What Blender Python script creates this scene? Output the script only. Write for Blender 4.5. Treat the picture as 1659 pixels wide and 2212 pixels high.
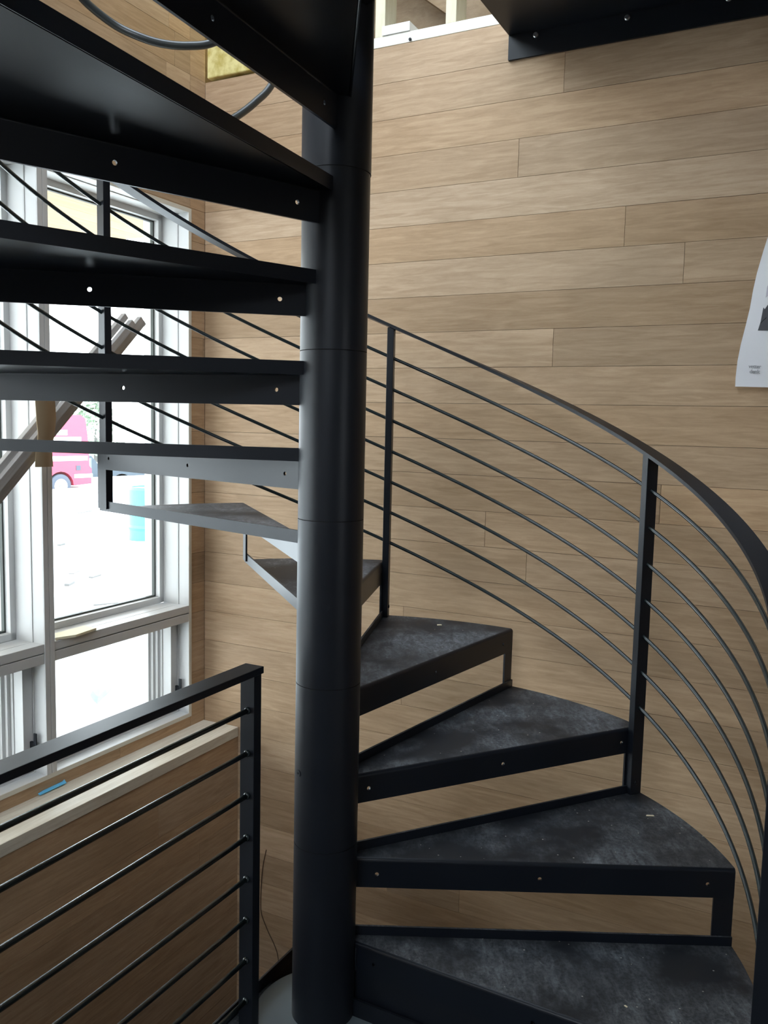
import bpy, math, random
from mathutils import Vector, Matrix
random.seed(7)
sc = bpy.context.scene
for o in list(bpy.data.objects): bpy.data.objects.remove(o)
COL = sc.collection
R_ = math.radians
PI = math.pi

# ------------------------------------------------------------------ camera
CY, CP, CR = R_(2.68712), R_(-5.86953), R_(1.29946)
CPOS = Vector((0.02889, -1.93903, 1.41194))
FPX = 1863.66
fwd = Vector((math.sin(CY)*math.cos(CP), math.cos(CY)*math.cos(CP), math.sin(CP)))
rt0 = Vector((math.cos(CY), -math.sin(CY), 0)); up0 = rt0.cross(fwd)
crt = rt0*math.cos(CR) + up0*math.sin(CR); cup = -rt0*math.sin(CR) + up0*math.cos(CR)
cd = bpy.data.cameras.new('camera'); cam = bpy.data.objects.new('camera', cd); COL.objects.link(cam)
m3 = Matrix((crt, cup, -fwd)).transposed()
cam.matrix_world = Matrix.Translation(CPOS) @ m3.to_4x4()
cd.sensor_fit = 'VERTICAL'; cd.sensor_height = 24.0; cd.sensor_width = 18.0
cd.lens = 24.0*FPX/2212.0; cd.clip_start = 0.02; cd.clip_end = 500
sc.camera = cam
def ray(x, y): return (fwd*FPX + crt*(x-829.5) - cup*(y-1106)).normalized()

# ------------------------------------------------------------------ world and exposure
w = bpy.data.worlds.new('overcast_sky'); sc.world = w; w.use_nodes = True
nt = w.node_tree; nt.nodes.clear()
bgn = nt.nodes.new('ShaderNodeBackground'); out = nt.nodes.new('ShaderNodeOutputWorld')
tc = nt.nodes.new('ShaderNodeTexCoord'); sx = nt.nodes.new('ShaderNodeSeparateXYZ'); rmp = nt.nodes.new('ShaderNodeValToRGB')
nt.links.new(tc.outputs['Generated'], sx.inputs[0]); nt.links.new(sx.outputs['Z'], rmp.inputs[0])
rmp.color_ramp.elements[0].position = 0.0; rmp.color_ramp.elements[0].color = (0.88, 0.94, 1.0, 1)
rmp.color_ramp.elements[1].position = 1.0; rmp.color_ramp.elements[1].color = (0.74, 0.86, 1.0, 1)
nt.links.new(rmp.outputs[0], bgn.inputs['Color']); bgn.inputs['Strength'].default_value = 6.0
nt.links.new(bgn.outputs[0], out.inputs['Surface'])
vs = sc.view_settings
vs.view_transform = 'Standard'; vs.look = 'None'; vs.gamma = 1.0; vs.use_curve_mapping = False; vs.exposure = 1.0

# ------------------------------------------------------------------ frames of reference
PHI = R_(60.23934)
CORNER = Vector((-0.53156, 1.55300, 0))
MR = Matrix.Translation(CORNER) @ Matrix.Rotation(PHI, 4, 'Z')       # room: +x into the side wall, +y out of the window
MRI = MR.inverted()
AX = (MRI @ Vector((0, 0, 0)))                                       # stair axis in room coordinates
H = 0.19; DA = 27.55794; TH0 = -58.91324; RO = 0.972; RP = 0.0741
def ang(k):
    dev = {2:.27, 3:-.47, 4:.28, 5:-.49, 6:-.14, 7:.69, 9:-.09, 10:.3, 11:-.3}
    return R_(TH0 + k*DA + dev.get(k, 0))

# ------------------------------------------------------------------ mesh helpers
class MB:
    def __init__(s): s.v = []; s.f = []; s.m = []; s.sm = []; s.col = []
    def add(s, vs_, fs, mi=0, smooth=False, col=None):
        o = len(s.v); s.v += [tuple(p) for p in vs_]
        for f in fs: s.f.append([o+i for i in f]); s.m.append(mi); s.sm.append(smooth); s.col.append(col or (1, .5, .5))
        return s
    def box(s, a, b, mi=0, mat=None, col=None):
        x0, x1 = sorted((a[0], b[0])); y0, y1 = sorted((a[1], b[1])); z0, z1 = sorted((a[2], b[2]))
        vs_ = [Vector(p) for p in ((x0,y0,z0),(x1,y0,z0),(x1,y1,z0),(x0,y1,z0),(x0,y0,z1),(x1,y0,z1),(x1,y1,z1),(x0,y1,z1))]
        if mat: vs_ = [mat @ p for p in vs_]
        return s.add(vs_, [(0,3,2,1),(4,5,6,7),(0,1,5,4),(1,2,6,5),(2,3,7,6),(3,0,4,7)], mi, False, col)
    def prism(s, poly, z0, z1, mi=0, mat=None, smooth=False):        # poly is counterclockwise in xy
        n = len(poly); vs_ = [Vector((p[0], p[1], z0)) for p in poly] + [Vector((p[0], p[1], z1)) for p in poly]
        if mat: vs_ = [mat @ p for p in vs_]
        fs = [tuple(range(n-1, -1, -1)), tuple(range(n, 2*n))]
        s.add(vs_, fs, mi)
        o = len(s.v) - 2*n
        for i in range(n):
            j = (i+1) % n; s.f.append([o+i, o+j, o+n+j, o+n+i]); s.m.append(mi); s.sm.append(smooth); s.col.append((1, .5, .5))
        return s
    def tube(s, pts, r, n=10, mi=0, cap=True, closed=False):
        pts = [Vector(p) for p in pts]; N = len(pts); rings = []; up = None
        for i, p in enumerate(pts):
            t = (pts[min(i+1, N-1)] - pts[max(i-1, 0)]).normalized()
            if up is None: up = Vector((0, 0, 1)) if abs(t.z) < .9 else Vector((1, 0, 0))
            a = t.cross(up).normalized(); b = a.cross(t).normalized(); up = b
            rr = r[i] if isinstance(r, (list, tuple)) else r
            rings.append([p + a*math.cos(2*PI*k/n)*rr + b*math.sin(2*PI*k/n)*rr for k in range(n)])
        vs_ = [q for rg in rings for q in rg]; fs = []
        for i in range(N-1):
            for k in range(n): fs.append((i*n+k, i*n+(k+1) % n, (i+1)*n+(k+1) % n, (i+1)*n+k))
        s.add(vs_, fs, mi, True)
        if cap:
            o = len(s.v) - len(vs_)
            s.f.append([o+k for k in range(n-1, -1, -1)]); s.m.append(mi); s.sm.append(False); s.col.append((1, .5, .5))
            s.f.append([o+(N-1)*n+k for k in range(n)]); s.m.append(mi); s.sm.append(False); s.col.append((1, .5, .5))
        return s
    def lathe(s, prof, n=64, mi=0, mat=None, smooth=True):           # prof: (r, z) from bottom to top
        vs_ = []; fs = []
        for r, z in prof:
            for k in range(n): vs_.append(Vector((r*math.cos(2*PI*k/n), r*math.sin(2*PI*k/n), z)))
        if mat: vs_ = [mat @ p for p in vs_]
        for i in range(len(prof)-1):
            for k in range(n): fs.append((i*n+k, i*n+(k+1) % n, (i+1)*n+(k+1) % n, (i+1)*n+k))
        s.add(vs_, fs, mi, smooth)
        o = len(s.v) - len(vs_)
        s.f.append([o+k for k in range(n-1, -1, -1)]); s.m.append(mi); s.sm.append(False); s.col.append((1, .5, .5))
        s.f.append([o+(len(prof)-1)*n+k for k in range(n)]); s.m.append(mi); s.sm.append(False); s.col.append((1, .5, .5))
        return s
    def sphere(s, c, r, mi=0, sc_=(1, 1, 1), n=12, m=8):
        vs_ = []; fs = []
        for i in range(m+1):
            for k in range(n):
                a = PI*i/m; b = 2*PI*k/n
                vs_.append((c[0]+sc_[0]*r*math.sin(a)*math.cos(b), c[1]+sc_[1]*r*math.sin(a)*math.sin(b), c[2]-sc_[2]*r*math.cos(a)))
        for i in range(m):
            for k in range(n): fs.append((i*n+k, i*n+(k+1) % n, (i+1)*n+(k+1) % n, (i+1)*n+k))
        return s.add(vs_, fs, mi, True)
    def merge(s, mesh, mat=None, mi=0):
        vs_ = [(mat @ v.co) if mat else v.co.copy() for v in mesh.vertices]
        return s.add(vs_, [tuple(p.vertices) for p in mesh.polygons], mi)
    def build(s, name, mats, parent=None, mw=None, bevel=0, cols=False):
        me = bpy.data.meshes.new(name); me.from_pydata(s.v, [], s.f); me.update()
        if not isinstance(mats, (list, tuple)): mats = [mats]
        for m in mats: me.materials.append(m)
        me.polygons.foreach_set('material_index', s.m); me.polygons.foreach_set('use_smooth', s.sm)
        if cols:
            ca = me.color_attributes.new('board', 'FLOAT_COLOR', 'CORNER'); buf = []
            for f, c in zip(s.f, s.col): buf += [c[0], c[1], c[2], 1.0]*len(f)
            ca.data.foreach_set('color', buf)
        o = bpy.data.objects.new(name, me); COL.objects.link(o)
        if parent: o.parent = parent
        if mw is not None: o.matrix_world = mw
        if bevel:
            b = o.modifiers.new('edge', 'BEVEL'); b.width = bevel; b.segments = 2; b.limit_method = 'ANGLE'; b.angle_limit = R_(40); b.harden_normals = False
        return o

def plate_mesh(outer, holes, thick):                                 # flat plate in xy with round or polygonal holes
    cu = bpy.data.curves.new('plate', 'CURVE'); cu.dimensions = '2D'; cu.fill_mode = 'BOTH'; cu.extrude = thick/2
    for ring in [outer] + holes:
        sp = cu.splines.new('POLY'); sp.points.add(len(ring)-1)
        for p, q in zip(sp.points, ring): p.co = (q[0], q[1], 0, 1)
        sp.use_cyclic_u = True
    ob = bpy.data.objects.new('plate', cu); COL.objects.link(ob)
    dg = bpy.context.evaluated_depsgraph_get(); dg.update()
    me = bpy.data.meshes.new_from_object(ob.evaluated_get(dg))
    bpy.data.objects.remove(ob); bpy.data.curves.remove(cu)
    return me
def circ(x, y, r, n=14): return [(x+r*math.cos(2*PI*k/n), y+r*math.sin(2*PI*k/n)) for k in range(n)]

def empty(name, mw=None, label=None, cat=None, group=None, kind=None, parent=None):
    o = bpy.data.objects.new(name, None); COL.objects.link(o); o.empty_display_size = .05
    if parent: o.parent = parent
    if mw is not None: o.matrix_world = mw
    tag(o, label, cat, group, kind); return o
def tag(o, label=None, cat=None, group=None, kind=None):
    if label: o['label'] = label
    if cat: o['category'] = cat
    if group: o['group'] = group
    if kind: o['kind'] = kind
    return o
def room(x, y, z, rz=0): return MR @ Matrix.Translation((x, y, z)) @ Matrix.Rotation(rz, 4, 'Z')

# ------------------------------------------------------------------ materials
def mat(name, col, rough=.6, metal=0, spec=.5, **kw):
    m = bpy.data.materials.new(name); m.use_nodes = True; b = m.node_tree.nodes['Principled BSDF']
    b.inputs['Base Color'].default_value = (*col, 1); b.inputs['Roughness'].default_value = rough
    b.inputs['Metallic'].default_value = metal; b.inputs['Specular IOR Level'].default_value = spec
    return m
def N(m, t, **kw):
    n = m.node_tree.nodes.new(t)
    for k, v in kw.items(): setattr(n, k, v)
    return n
def L(m, a, b): m.node_tree.links.new(a, b)
def noise(m, vec, scale, detail=4, rough=.55, dist=0):
    n = N(m, 'ShaderNodeTexNoise'); n.inputs['Scale'].default_value = scale; n.inputs['Detail'].default_value = detail
    n.inputs['Roughness'].default_value = rough; n.inputs['Distortion'].default_value = dist
    if vec is not None: L(m, vec, n.inputs['Vector'])
    return n
def ramp(m, fac, stops):
    n = N(m, 'ShaderNodeValToRGB'); e = n.color_ramp.elements
    while len(e) < len(stops): e.new(.5)
    for q, (p, c) in zip(e, stops): q.position = p; q.color = (*c, 1) if len(c) == 3 else c
    L(m, fac, n.inputs[0]); return n
def mix(m, fac, a, b, mode='MIX'):
    n = N(m, 'ShaderNodeMix', data_type='RGBA', blend_type=mode)
    for s_, v in ((n.inputs[0], fac), (n.inputs[6], a), (n.inputs[7], b)):
        if hasattr(v, 'node'): L(m, v, s_)
        elif isinstance(v, (int, float)): s_.default_value = v
        else: s_.default_value = (*v, 1)
    return n.outputs[2]
def math_(m, op, a, b=None, c=None):
    n = N(m, 'ShaderNodeMath', operation=op)
    for i, v in enumerate((a, b, c)):
        if v is None: continue
        if hasattr(v, 'node'): L(m, v, n.inputs[i])
        else: n.inputs[i].default_value = v
    return n.outputs[0]
def vmul(m, vec, s_):
    n = N(m, 'ShaderNodeVectorMath', operation='MULTIPLY'); L(m, vec, n.inputs[0]); n.inputs[1].default_value = s_; return n.outputs[0]
def bump(m, h, strength, dist=.001):
    b = N(m, 'ShaderNodeBump'); b.inputs['Strength'].default_value = strength; b.inputs['Distance'].default_value = dist
    L(m, h, b.inputs['Height']); L(m, b.outputs[0], m.node_tree.nodes['Principled BSDF'].inputs['Normal'])

def wood(name, light, dark, along=(1, 1, 1), rough=.55, board=True, gscale=1.0):
    """sawn oak: 'along' stretches the grain; a per-board attribute gives tone, warmth and a seed"""
    m = mat(name, light, rough, spec=.3); b = m.node_tree.nodes['Principled BSDF']
    tcn = N(m, 'ShaderNodeTexCoord'); v = tcn.outputs['Object']
    at = N(m, 'ShaderNodeAttribute'); at.attribute_name = 'board'
    sep = N(m, 'ShaderNodeSeparateColor'); L(m, at.outputs['Color'], sep.inputs[0])
    cx = N(m, 'ShaderNodeCombineXYZ')
    for i in range(3): L(m, math_(m, 'MULTIPLY', sep.outputs[2], (37., 53., 71.)[i]), cx.inputs[i])
    ad = N(m, 'ShaderNodeVectorMath', operation='ADD'); L(m, vmul(m, v, along), ad.inputs[0])
    if board: L(m, cx.outputs[0], ad.inputs[1])
    vv = ad.outputs[0]
    big = noise(m, vv, 2.2*gscale, 3, .5, 1.2)
    fine = noise(m, vv, 14*gscale, 6, .7, .4)
    fib = noise(m, vmul(m, vv, (1, 1, 1)), 60*gscale, 3, .6)
    g = math_(m, 'ADD', math_(m, 'MULTIPLY', big.outputs[0], .65), math_(m, 'MULTIPLY', fine.outputs[0], .35))
    c = ramp(m, g, [(.34, dark), (.5, [(a+q)/2 for a, q in zip(light, dark)]), (.66, light)]).outputs[0]
    # knots and mineral blotches
    bl = noise(m, vmul(m, v, (2.2, 2.2, 4.5)), 1.0, 3, .5, .5)
    c = mix(m, ramp(m, bl.outputs[0], [(.58, (0, 0, 0)), (.74, (.3, .3, .3))]).outputs[0], c, [q*.72 for q in dark])
    fb = ramp(m, fib.outputs[0], [(.3, (.97, .97, .97)), (.7, (1.02, 1.02, 1.02))]).outputs[0]
    c = mix(m, 1.0, c, fb, 'MULTIPLY')
    if board:
        warm = mix(m, sep.outputs[1], (0.96, 1.0, 1.07), (1.05, .99, .91))
        c = mix(m, 1.0, c, warm, 'MULTIPLY')
        tn = N(m, 'ShaderNodeCombineColor')
        for i in range(3): L(m, sep.outputs[0], tn.inputs[i])
        c = mix(m, 1.0, c, tn.outputs[0], 'MULTIPLY')
    L(m, c, b.inputs['Base Color'])
    bump(m, fine.outputs[0], .12, .0008)
    return m
OAKL = (.535, .380, .242); OAKD = (.385, .256, .150)
M = {}
M['oak_side'] = wood('oak_boards_side_wall', OAKL, OAKD, along=(1, 2.2, 26))
M['oak_win'] = wood('oak_boards_window_wall', OAKL, OAKD, along=(2.2, 1, 26))
M['oak_sill'] = wood('rough_sill_board', (.80, .74, .62), (.60, .52, .40), along=(1.5, 20, 20), board=False)
M['pine'] = wood('framing_lumber', (.80, .76, .60), (.66, .60, .42), along=(6, 6, 1.2), board=False)
M['lumber'] = wood('weathered_lumber', (.46, .44, .42), (.35, .33, .31), along=(18, 18, 1.0), board=False)
M['soffit'] = wood('yellow_plank_soffit', (.285, .185, .075), (.21, .13, .047), along=(1, 9, 9))
M['sheath'] = wood('brown_sheathing', (.36, .26, .16), (.24, .16, .09), along=(1, 3, 8), board=False)
M['dark_gap'] = mat('gap_backing', (.05, .035, .025), .9)

def metal_mat(name, base, rough, dust):
    m = mat(name, base, rough, .0, .5 if 'rod' in name else .3); b = m.node_tree.nodes['Principled BSDF']
    tcn = N(m, 'ShaderNodeTexCoord'); v = tcn.outputs['Object']
    n1 = noise(m, v, 7, 5, .6); n2 = noise(m, v, 60, 4, .6)
    c = mix(m, n1.outputs[0], [q*.8 for q in base], [q*1.3 for q in base])
    if dust:
        ge = N(m, 'ShaderNodeNewGeometry'); sp = N(m, 'ShaderNodeSeparateXYZ'); L(m, ge.outputs['True Normal'], sp.inputs[0])
        upf = math_(m, 'GREATER_THAN', sp.outputs['Z'], .95)
        big = ramp(m, noise(m, v, 4.5, 4, .55).outputs[0], [(.40, (0, 0, 0)), (.60, (1, 1, 1))]).outputs[0]
        gr = ramp(m, noise(m, v, 120, 6, .75).outputs[0], [(.4, (.15, .15, .15)), (.7, (1, 1, 1))]).outputs[0]
        st = ramp(m, noise(m, vmul(m, v, (1.0, .35, 1)), 45, 6, .75, .6).outputs[0], [(.45, (0, 0, 0)), (.72, (1, 1, 1))]).outputs[0]
        d = math_(m, 'MULTIPLY', math_(m, 'MULTIPLY', big, math_(m, 'ADD', math_(m, 'MULTIPLY', gr, .5), math_(m, 'MULTIPLY', st, .6))), upf)
        vor = N(m, 'ShaderNodeTexVoronoi'); vor.inputs['Scale'].default_value = 55; L(m, v, vor.inputs['Vector'])
        vsel = N(m, 'ShaderNodeSeparateColor'); L(m, vor.outputs['Color'], vsel.inputs[0])
        speck = math_(m, 'MULTIPLY', math_(m, 'LESS_THAN', vor.outputs['Distance'], .11), math_(m, 'GREATER_THAN', vsel.outputs[0], .82))
        speck = math_(m, 'MULTIPLY', speck, upf)
        c = mix(m, math_(m, 'MULTIPLY', d, .95), c, (.30, .33, .365))
        c = mix(m, math_(m, 'MULTIPLY', upf, .3), c, (.035, .038, .042))
        c = mix(m, math_(m, 'MULTIPLY', speck, .7), c, (.45, .43, .38))
        ro = math_(m, 'ADD', rough, math_(m, 'MULTIPLY', upf, .2)); L(m, ro, b.inputs['Roughness'])
    else:
        L(m, math_(m, 'ADD', rough-.06, math_(m, 'MULTIPLY', n1.outputs[0], .12)), b.inputs['Roughness'])
    L(m, c, b.inputs['Base Color']); bump(m, n2.outputs[0], .05, .0004)
    return m
M['steel'] = metal_mat('black_patinated_steel', (.0072, .0092, .0135), .40, False)
M['tread'] = metal_mat('black_steel_dusty_top', (.0062, .0084, .0130), .35, True)
M['rod'] = metal_mat('dark_steel_rod', (.016, .024, .026), .22, False)
M['groove'] = mat('dark_joint', (.004, .004, .005), .9)
M['bright'] = mat('bare_metal_bolt', (.55, .56, .58), .3, 1.0)
M['white'] = mat('white_window_paint', (.60, .60, .59), .45)
M['cream'] = mat('raw_trim_edge', (.66, .63, .54), .6)
M['gasket'] = mat('dark_glazing_gasket', (.06, .07, .06), .6)
M['lit_plate'] = mat('daylit_wall_plate', (.88, .86, .76), .6)  # bright daylight on the plate is put into its near-white colour
M['paper'] = mat('white_paper', (.92, .92, .95), .7)
M['print'] = mat('grey_print', (.36, .36, .38), .8)
M['print_dark'] = mat('dark_print', (.085, .085, .095), .8)
M['print_mauve'] = mat('pale_mauve_print', (.62, .58, .66), .8)
M['tape'] = mat('blue_painter_tape', (.16, .60, .95), .6)
M['card'] = mat('brown_cardboard', (.30, .21, .12), .8)
M['chip'] = mat('pale_wood_chip', (.75, .68, .48), .8)
M['wire'] = mat('brown_wire', (.10, .055, .03), .7)
M['hose'] = mat('black_rubber_tube', (.03, .035, .035), .35)
M['red'] = mat('red_van_paint', (.36, .03, .06), .35)
M['vwhite'] = mat('white_vinyl', (.9, .9, .9), .5)
M['tyre'] = mat('tyre_rubber', (.05, .06, .08), .8)
M['rim'] = mat('wheel_rim', (.6, .62, .65), .4)
M['truck'] = mat('dark_blue_paint', (.03, .045, .06), .4)
M['teal'] = mat('teal_drum_plastic', (.04, .36, .38), .5)
M['vglass'] = mat('vehicle_glass', (.12, .16, .18), .1)
M['scrap'] = mat('grey_scrap_wood', (.10, .095, .09), .9)
M['stone'] = mat('grey_rubble', (.16, .20, .26), .9)
M['leaf'] = mat('pale_green_leaves', (.24, .31, .22), .8)
M['plain'] = mat('unfinished_plaster', (.55, .52, .47), .8)
def foam():
    m = mat('yellow_spray_foam', (.80, .72, .30), .8); b = m.node_tree.nodes['Principled BSDF']
    v = N(m, 'ShaderNodeTexCoord').outputs['Object']; n = noise(m, v, 22, 5, .6)
    L(m, ramp(m, n.outputs[0], [(.35, (.58, .47, .13)), (.6, (.82, .74, .34))]).outputs[0], b.inputs['Base Color']); bump(m, n.outputs[0], .4, .004); return m
M['foam'] = foam()
def glass():
    m = bpy.data.materials.new('window_glass'); m.use_nodes = True; n = m.node_tree; n.nodes.clear()
    o = n.nodes.new('ShaderNodeOutputMaterial'); t = n.nodes.new('ShaderNodeBsdfTransparent'); g = n.nodes.new('ShaderNodeBsdfGlossy')
    g.inputs['Roughness'].default_value = .02; t.inputs['Color'].default_value = (.96, .98, .97, 1)
    lw = n.nodes.new('ShaderNodeLayerWeight'); lw.inputs[0].default_value = .5; pw = n.nodes.new('ShaderNodeMath'); pw.operation = 'POWER'; pw.inputs[1].default_value = 5
    fr = n.nodes.new('ShaderNodeMath'); fr.operation = 'MULTIPLY_ADD'; fr.inputs[1].default_value = .5; fr.inputs[2].default_value = .03; mx = n.nodes.new('ShaderNodeMixShader')
    n.links.new(lw.outputs['Facing'], pw.inputs[0]); n.links.new(pw.outputs[0], fr.inputs[0])
    n.links.new(fr.outputs[0], mx.inputs[0]); n.links.new(t.outputs[0], mx.inputs[1]); n.links.new(g.outputs[0], mx.inputs[2]); n.links.new(mx.outputs[0], o.inputs[0])
    return m
M['glass'] = glass()
def ground_mat():
    m = mat('pale_gravel', (.7, .68, .64), .9); b = m.node_tree.nodes['Principled BSDF']
    v = N(m, 'ShaderNodeTexCoord').outputs['Object']; n = noise(m, v, 1.3, 6, .65); n2 = noise(m, v, .35, 3, .5)
    c = ramp(m, math_(m, 'ADD', math_(m, 'MULTIPLY', n.outputs[0], .6), math_(m, 'MULTIPLY', n2.outputs[0], .4)), [(.33, (.20, .20, .2)), (.42, (.58, .575, .56)), (.7, (.66, .65, .63))]).outputs[0]
    L(m, c, b.inputs['Base Color']); return m
M['ground'] = ground_mat()
M['stucco'] = mat('painted_shell', (.26, .235, .20), .8)
M['floor'] = wood('lower_floor_boards', (.22, .16, .11), (.15, .11, .07), along=(1, 12, 12), board=False)

# ------------------------------------------------------------------ board-clad walls
ROW0, ROWH = 2.696, 0.1211
def row_z(j): return ROW0 - ROWH*j
SIDE_SPEC = {   # row: list of (end distance along the wall, tone, warmth)
 0: [(9, 1.02, .4)], 1: [(1.41, 1.02, .5), (9, .92, .25)], 2: [(9, 1.0, .7)], 3: [(1.27, .97, .55), (9, .96, .35)], 4: [(9, 1.10, .1)],
 5: [(1.62, .93, .8), (9, .90, .8)], 6: [(1.80, 1.03, .25), (9, 1.0, .35)], 7: [(9, .80, .75)], 8: [(1.41, 1.05, .4), (9, .84, .5)],
 9: [(.55, .82, .7), (9, 1.0, .5)], 10: [(9, .93, .75)], 11: [(9, .93, .6)], 12: [(.6, 1.0, .5), (1.77, .84, .8), (9, 1.06, .9)],
 13: [(1.2, .96, .6), (9, .95, .7)], 14: [(1.35, .90, .7), (9, 1.0, .5)], 15: [(9, .93, .65)], 16: [(.9, 1.1, .5), (9, .92, .6)],
 17: [(.8, 1.16, .45), (9, .96, .6)], 18: [(.9, 1.0, .5), (9, .86, .6)], 19: [(9, .92, .6)], 20: [(9, .96, .5)], 21: [(.5, 1.08, .3), (9, .97, .6)],
 22: [(9, .95, .6)], 23: [(9, .86, .8)], 24: [(.86, 1.2, .5), (1.15, .8, .4), (9, .9, .6)], 25: [(9, .84, .7)], 26: [(1.3, 1.02, .6), (9, .86, .5)]}
def boards(mb, axis, a0, a1, z0, z1, face, thick, spec=None, seed=1, sgn=1):
    """boards on the plane axis = face; a runs along the wall (distance from the corner, positive)"""
    rnd = random.Random(seed); g = .0006
    j0 = int(math.floor((ROW0-z1)/ROWH)); j1 = int(math.ceil((ROW0-z0)/ROWH))
    for j in range(j0, j1):
        zt = min(row_z(j), z1); zb = max(row_z(j+1), z0)
        if zt-zb < .004: continue
        segs = (spec or {}).get(j)
        if segs is None:
            segs = []; q = rnd.uniform(-.2, 1.3)
            while q < a1+2: segs.append((q, rnd.uniform(.84, 1.08), rnd.uniform(.2, .9))); q += rnd.uniform(.7, 2.1)
        prev = -9
        for e, tone, warm in segs:
            lo, hi = max(prev, a0), min(e, a1); prev = e
            sd = rnd.random()
            if hi-lo < .004: continue
            c = (tone, warm, sd)
            p0, p1 = lo+g, hi-g
            dz = rnd.uniform(0, .0006)
            if axis == 'x': mb.box((face+dz, -p0, zb+g), (face+thick, -p1, zt-g), 0, col=c)
            else: mb.box((-p0, face+dz, zb+g), (-p1, face+thick, zt-g), 0, col=c)
# side wall (right of the photograph): plane x = 0
mb = MB(); boards(mb, 'x', 0, 8.2, -2.72, ROW0, 0.0, .018, SIDE_SPEC, 3); mb.box((.0185, .11, -2.72), (.1, -8.2, ROW0), 1)
wr = mb.build('wall_right', [M['oak_side'], M['dark_gap']], None, room(0, 0, 0), cols=True); tag(wr, kind='structure')
# window wall: plane y = 0; opening spans u .088-3.62, z .219-2.206
U0, UE, ZS, ZH = .088, 2.9255, .219, 2.206
mb = MB()
for reg in ((0, U0, .12, 5.2), (U0, 4.6, ZH, 3.25), (UE, 6.2, .12, 3.25), (4.6, 6.2, 3.25, 5.2), (U0, 4.6, 5.05, 5.2), (U0, .4, 3.25, 5.05), (U0, UE, .12, ZS)):
    boards(mb, 'y', reg[0], reg[1], reg[2], reg[3], 0.0, .018, None, 11)
    mb.box((-reg[0], .0185, reg[2]), (-reg[1], .11, reg[3]), 1)
wb = mb.build('wall_back', [M['oak_win'], M['dark_gap']], None, room(0, 0, 0), cols=True); tag(wb, kind='structure')
# knee wall under the sill
KD = .173
mb = MB(); boards(mb, 'y', 0.001, 6.2, -2.72, .139, -KD, .018, None, 23); mb.box((-.001, -KD+.0185, -2.72), (-6.2, .11, .139), 1)
kw = mb.build('wall_knee', [M['oak_win'], M['dark_gap']], None, room(0, 0, 0), cols=True); tag(kw, kind='structure')
# other walls of the room, behind and beside the camera
mb = MB()
def wall_with_hole(axis, face, thick, a0, a1, z0, z1, holes):
    mb_ = MB(); hs = sorted(holes); cur = a0
    def bb(p, q, u, v):
        if axis == 'x': mb_.box((face, -p, u), (face-thick, -q, v))
        else: mb_.box((-p, face, u), (-q, face-thick, v))
    for (p, q, u, v) in hs:
        bb(cur, p, z0, z1); bb(p, q, z0, u); bb(p, q, v, z1); cur = q
    bb(cur, a1, z0, z1); return mb_
LEFT_HOLES = [(.9, 3.9, 3.0, 4.95)]; FRONT_HOLES = [(3.2, 4.2, .9, 1.9)]  # unseen openings, placed and sized to steer the daylight
tag(wall_with_hole('x', -6.2, .1, -.11, 8.2, -2.72, 5.2, LEFT_HOLES).build('wall_left', M['stucco'], None, room(0, 0, 0)), kind='structure')
tag(wall_with_hole('y', -8.2, .1, -.1, 6.3, -2.72, 5.2, FRONT_HOLES).build('wall_front', M['stucco'], None, room(0, 0, 0)), kind='structure')
mb = MB(); SK = (.15, 2.3, .15, 1.3)                                      # unseen ceiling opening, added for top light down the stair well
mb.box((.9, .11, 5.2), (-SK[0], -8.3, 5.35)); mb.box((-SK[1], .11, 5.2), (-6.3, -8.3, 5.35)); mb.box((-SK[0], .11, 5.2), (-SK[1], -SK[2], 5.35)); mb.box((-SK[0], -SK[3], 5.2), (-SK[1], -8.3, 5.35))
tag(mb.build('ceiling', M['stucco'], None, room(0, 0, 0)), kind='structure')
mb = MB(); mb.box((.03, .11, -2.85), (-6.3, -8.3, -2.72)); tag(mb.build('floor', M['floor'], None, room(0, 0, 0)), kind='structure')
# storey floor the photographer stands on, behind the steel landing
mb = MB(); mb.box((-.112, -2.35, -.30), (-6.19, -8.19, -.008)); tag(mb.build('floor_storey', M['floor'], None, room(0, 0, 0)), kind='structure')
mb = MB(); mb.box((-.012, -2.35, 2.36), (-6.19, -8.19, 2.655)); tag(mb.build('ceiling_storey', M['stucco'], None, room(0, 0, 0)), kind='structure')

# ---- unfinished framing above the boards of the side wall
mb = MB(); mb.box((.0, -.42, ROW0+.001), (.09, -5.0, ROW0+.036))
tag(mb.build('trim_1', M['lit_plate'], None, room(0, 0, 0), bevel=.0015), kind='structure')
for k, s_ in enumerate((.735, .999)):
    mb = MB(); mb.box((.002, 0, 0), (.088, -.038, 5.195-ROW0-.037))
    o = mb.build('wall_stud', M['pine'], None, room(0, -s_, ROW0+.0365), bevel=.0015)
    tag(o, {0: 'pale upright stud close to the pole, on top of the side wall plate', 1: 'white lit upright stud rising from the plate, left of the steel landing'}[k], 'stud', 'studs above the side wall')
mb = MB(); mb.box((.35, .11, 2.4), (.37, -8.2, 5.2))
tag(mb.build('wall_attic', M['sheath'], None, room(0, 0, 0)), kind='structure')
mb = MB(); mb.box((.101, .10, 2.4), (.349, -8.2, 2.42)); tag(mb.build('floor_attic', M['sheath'], None, room(0, 0, 0)), kind='structure')
mb = MB(); mb.box((.101, .11, 2.4), (.349, .13, 5.2)); tag(mb.build('wall_attic_end', M['sheath'], None, room(0, 0, 0)), kind='structure')
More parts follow.
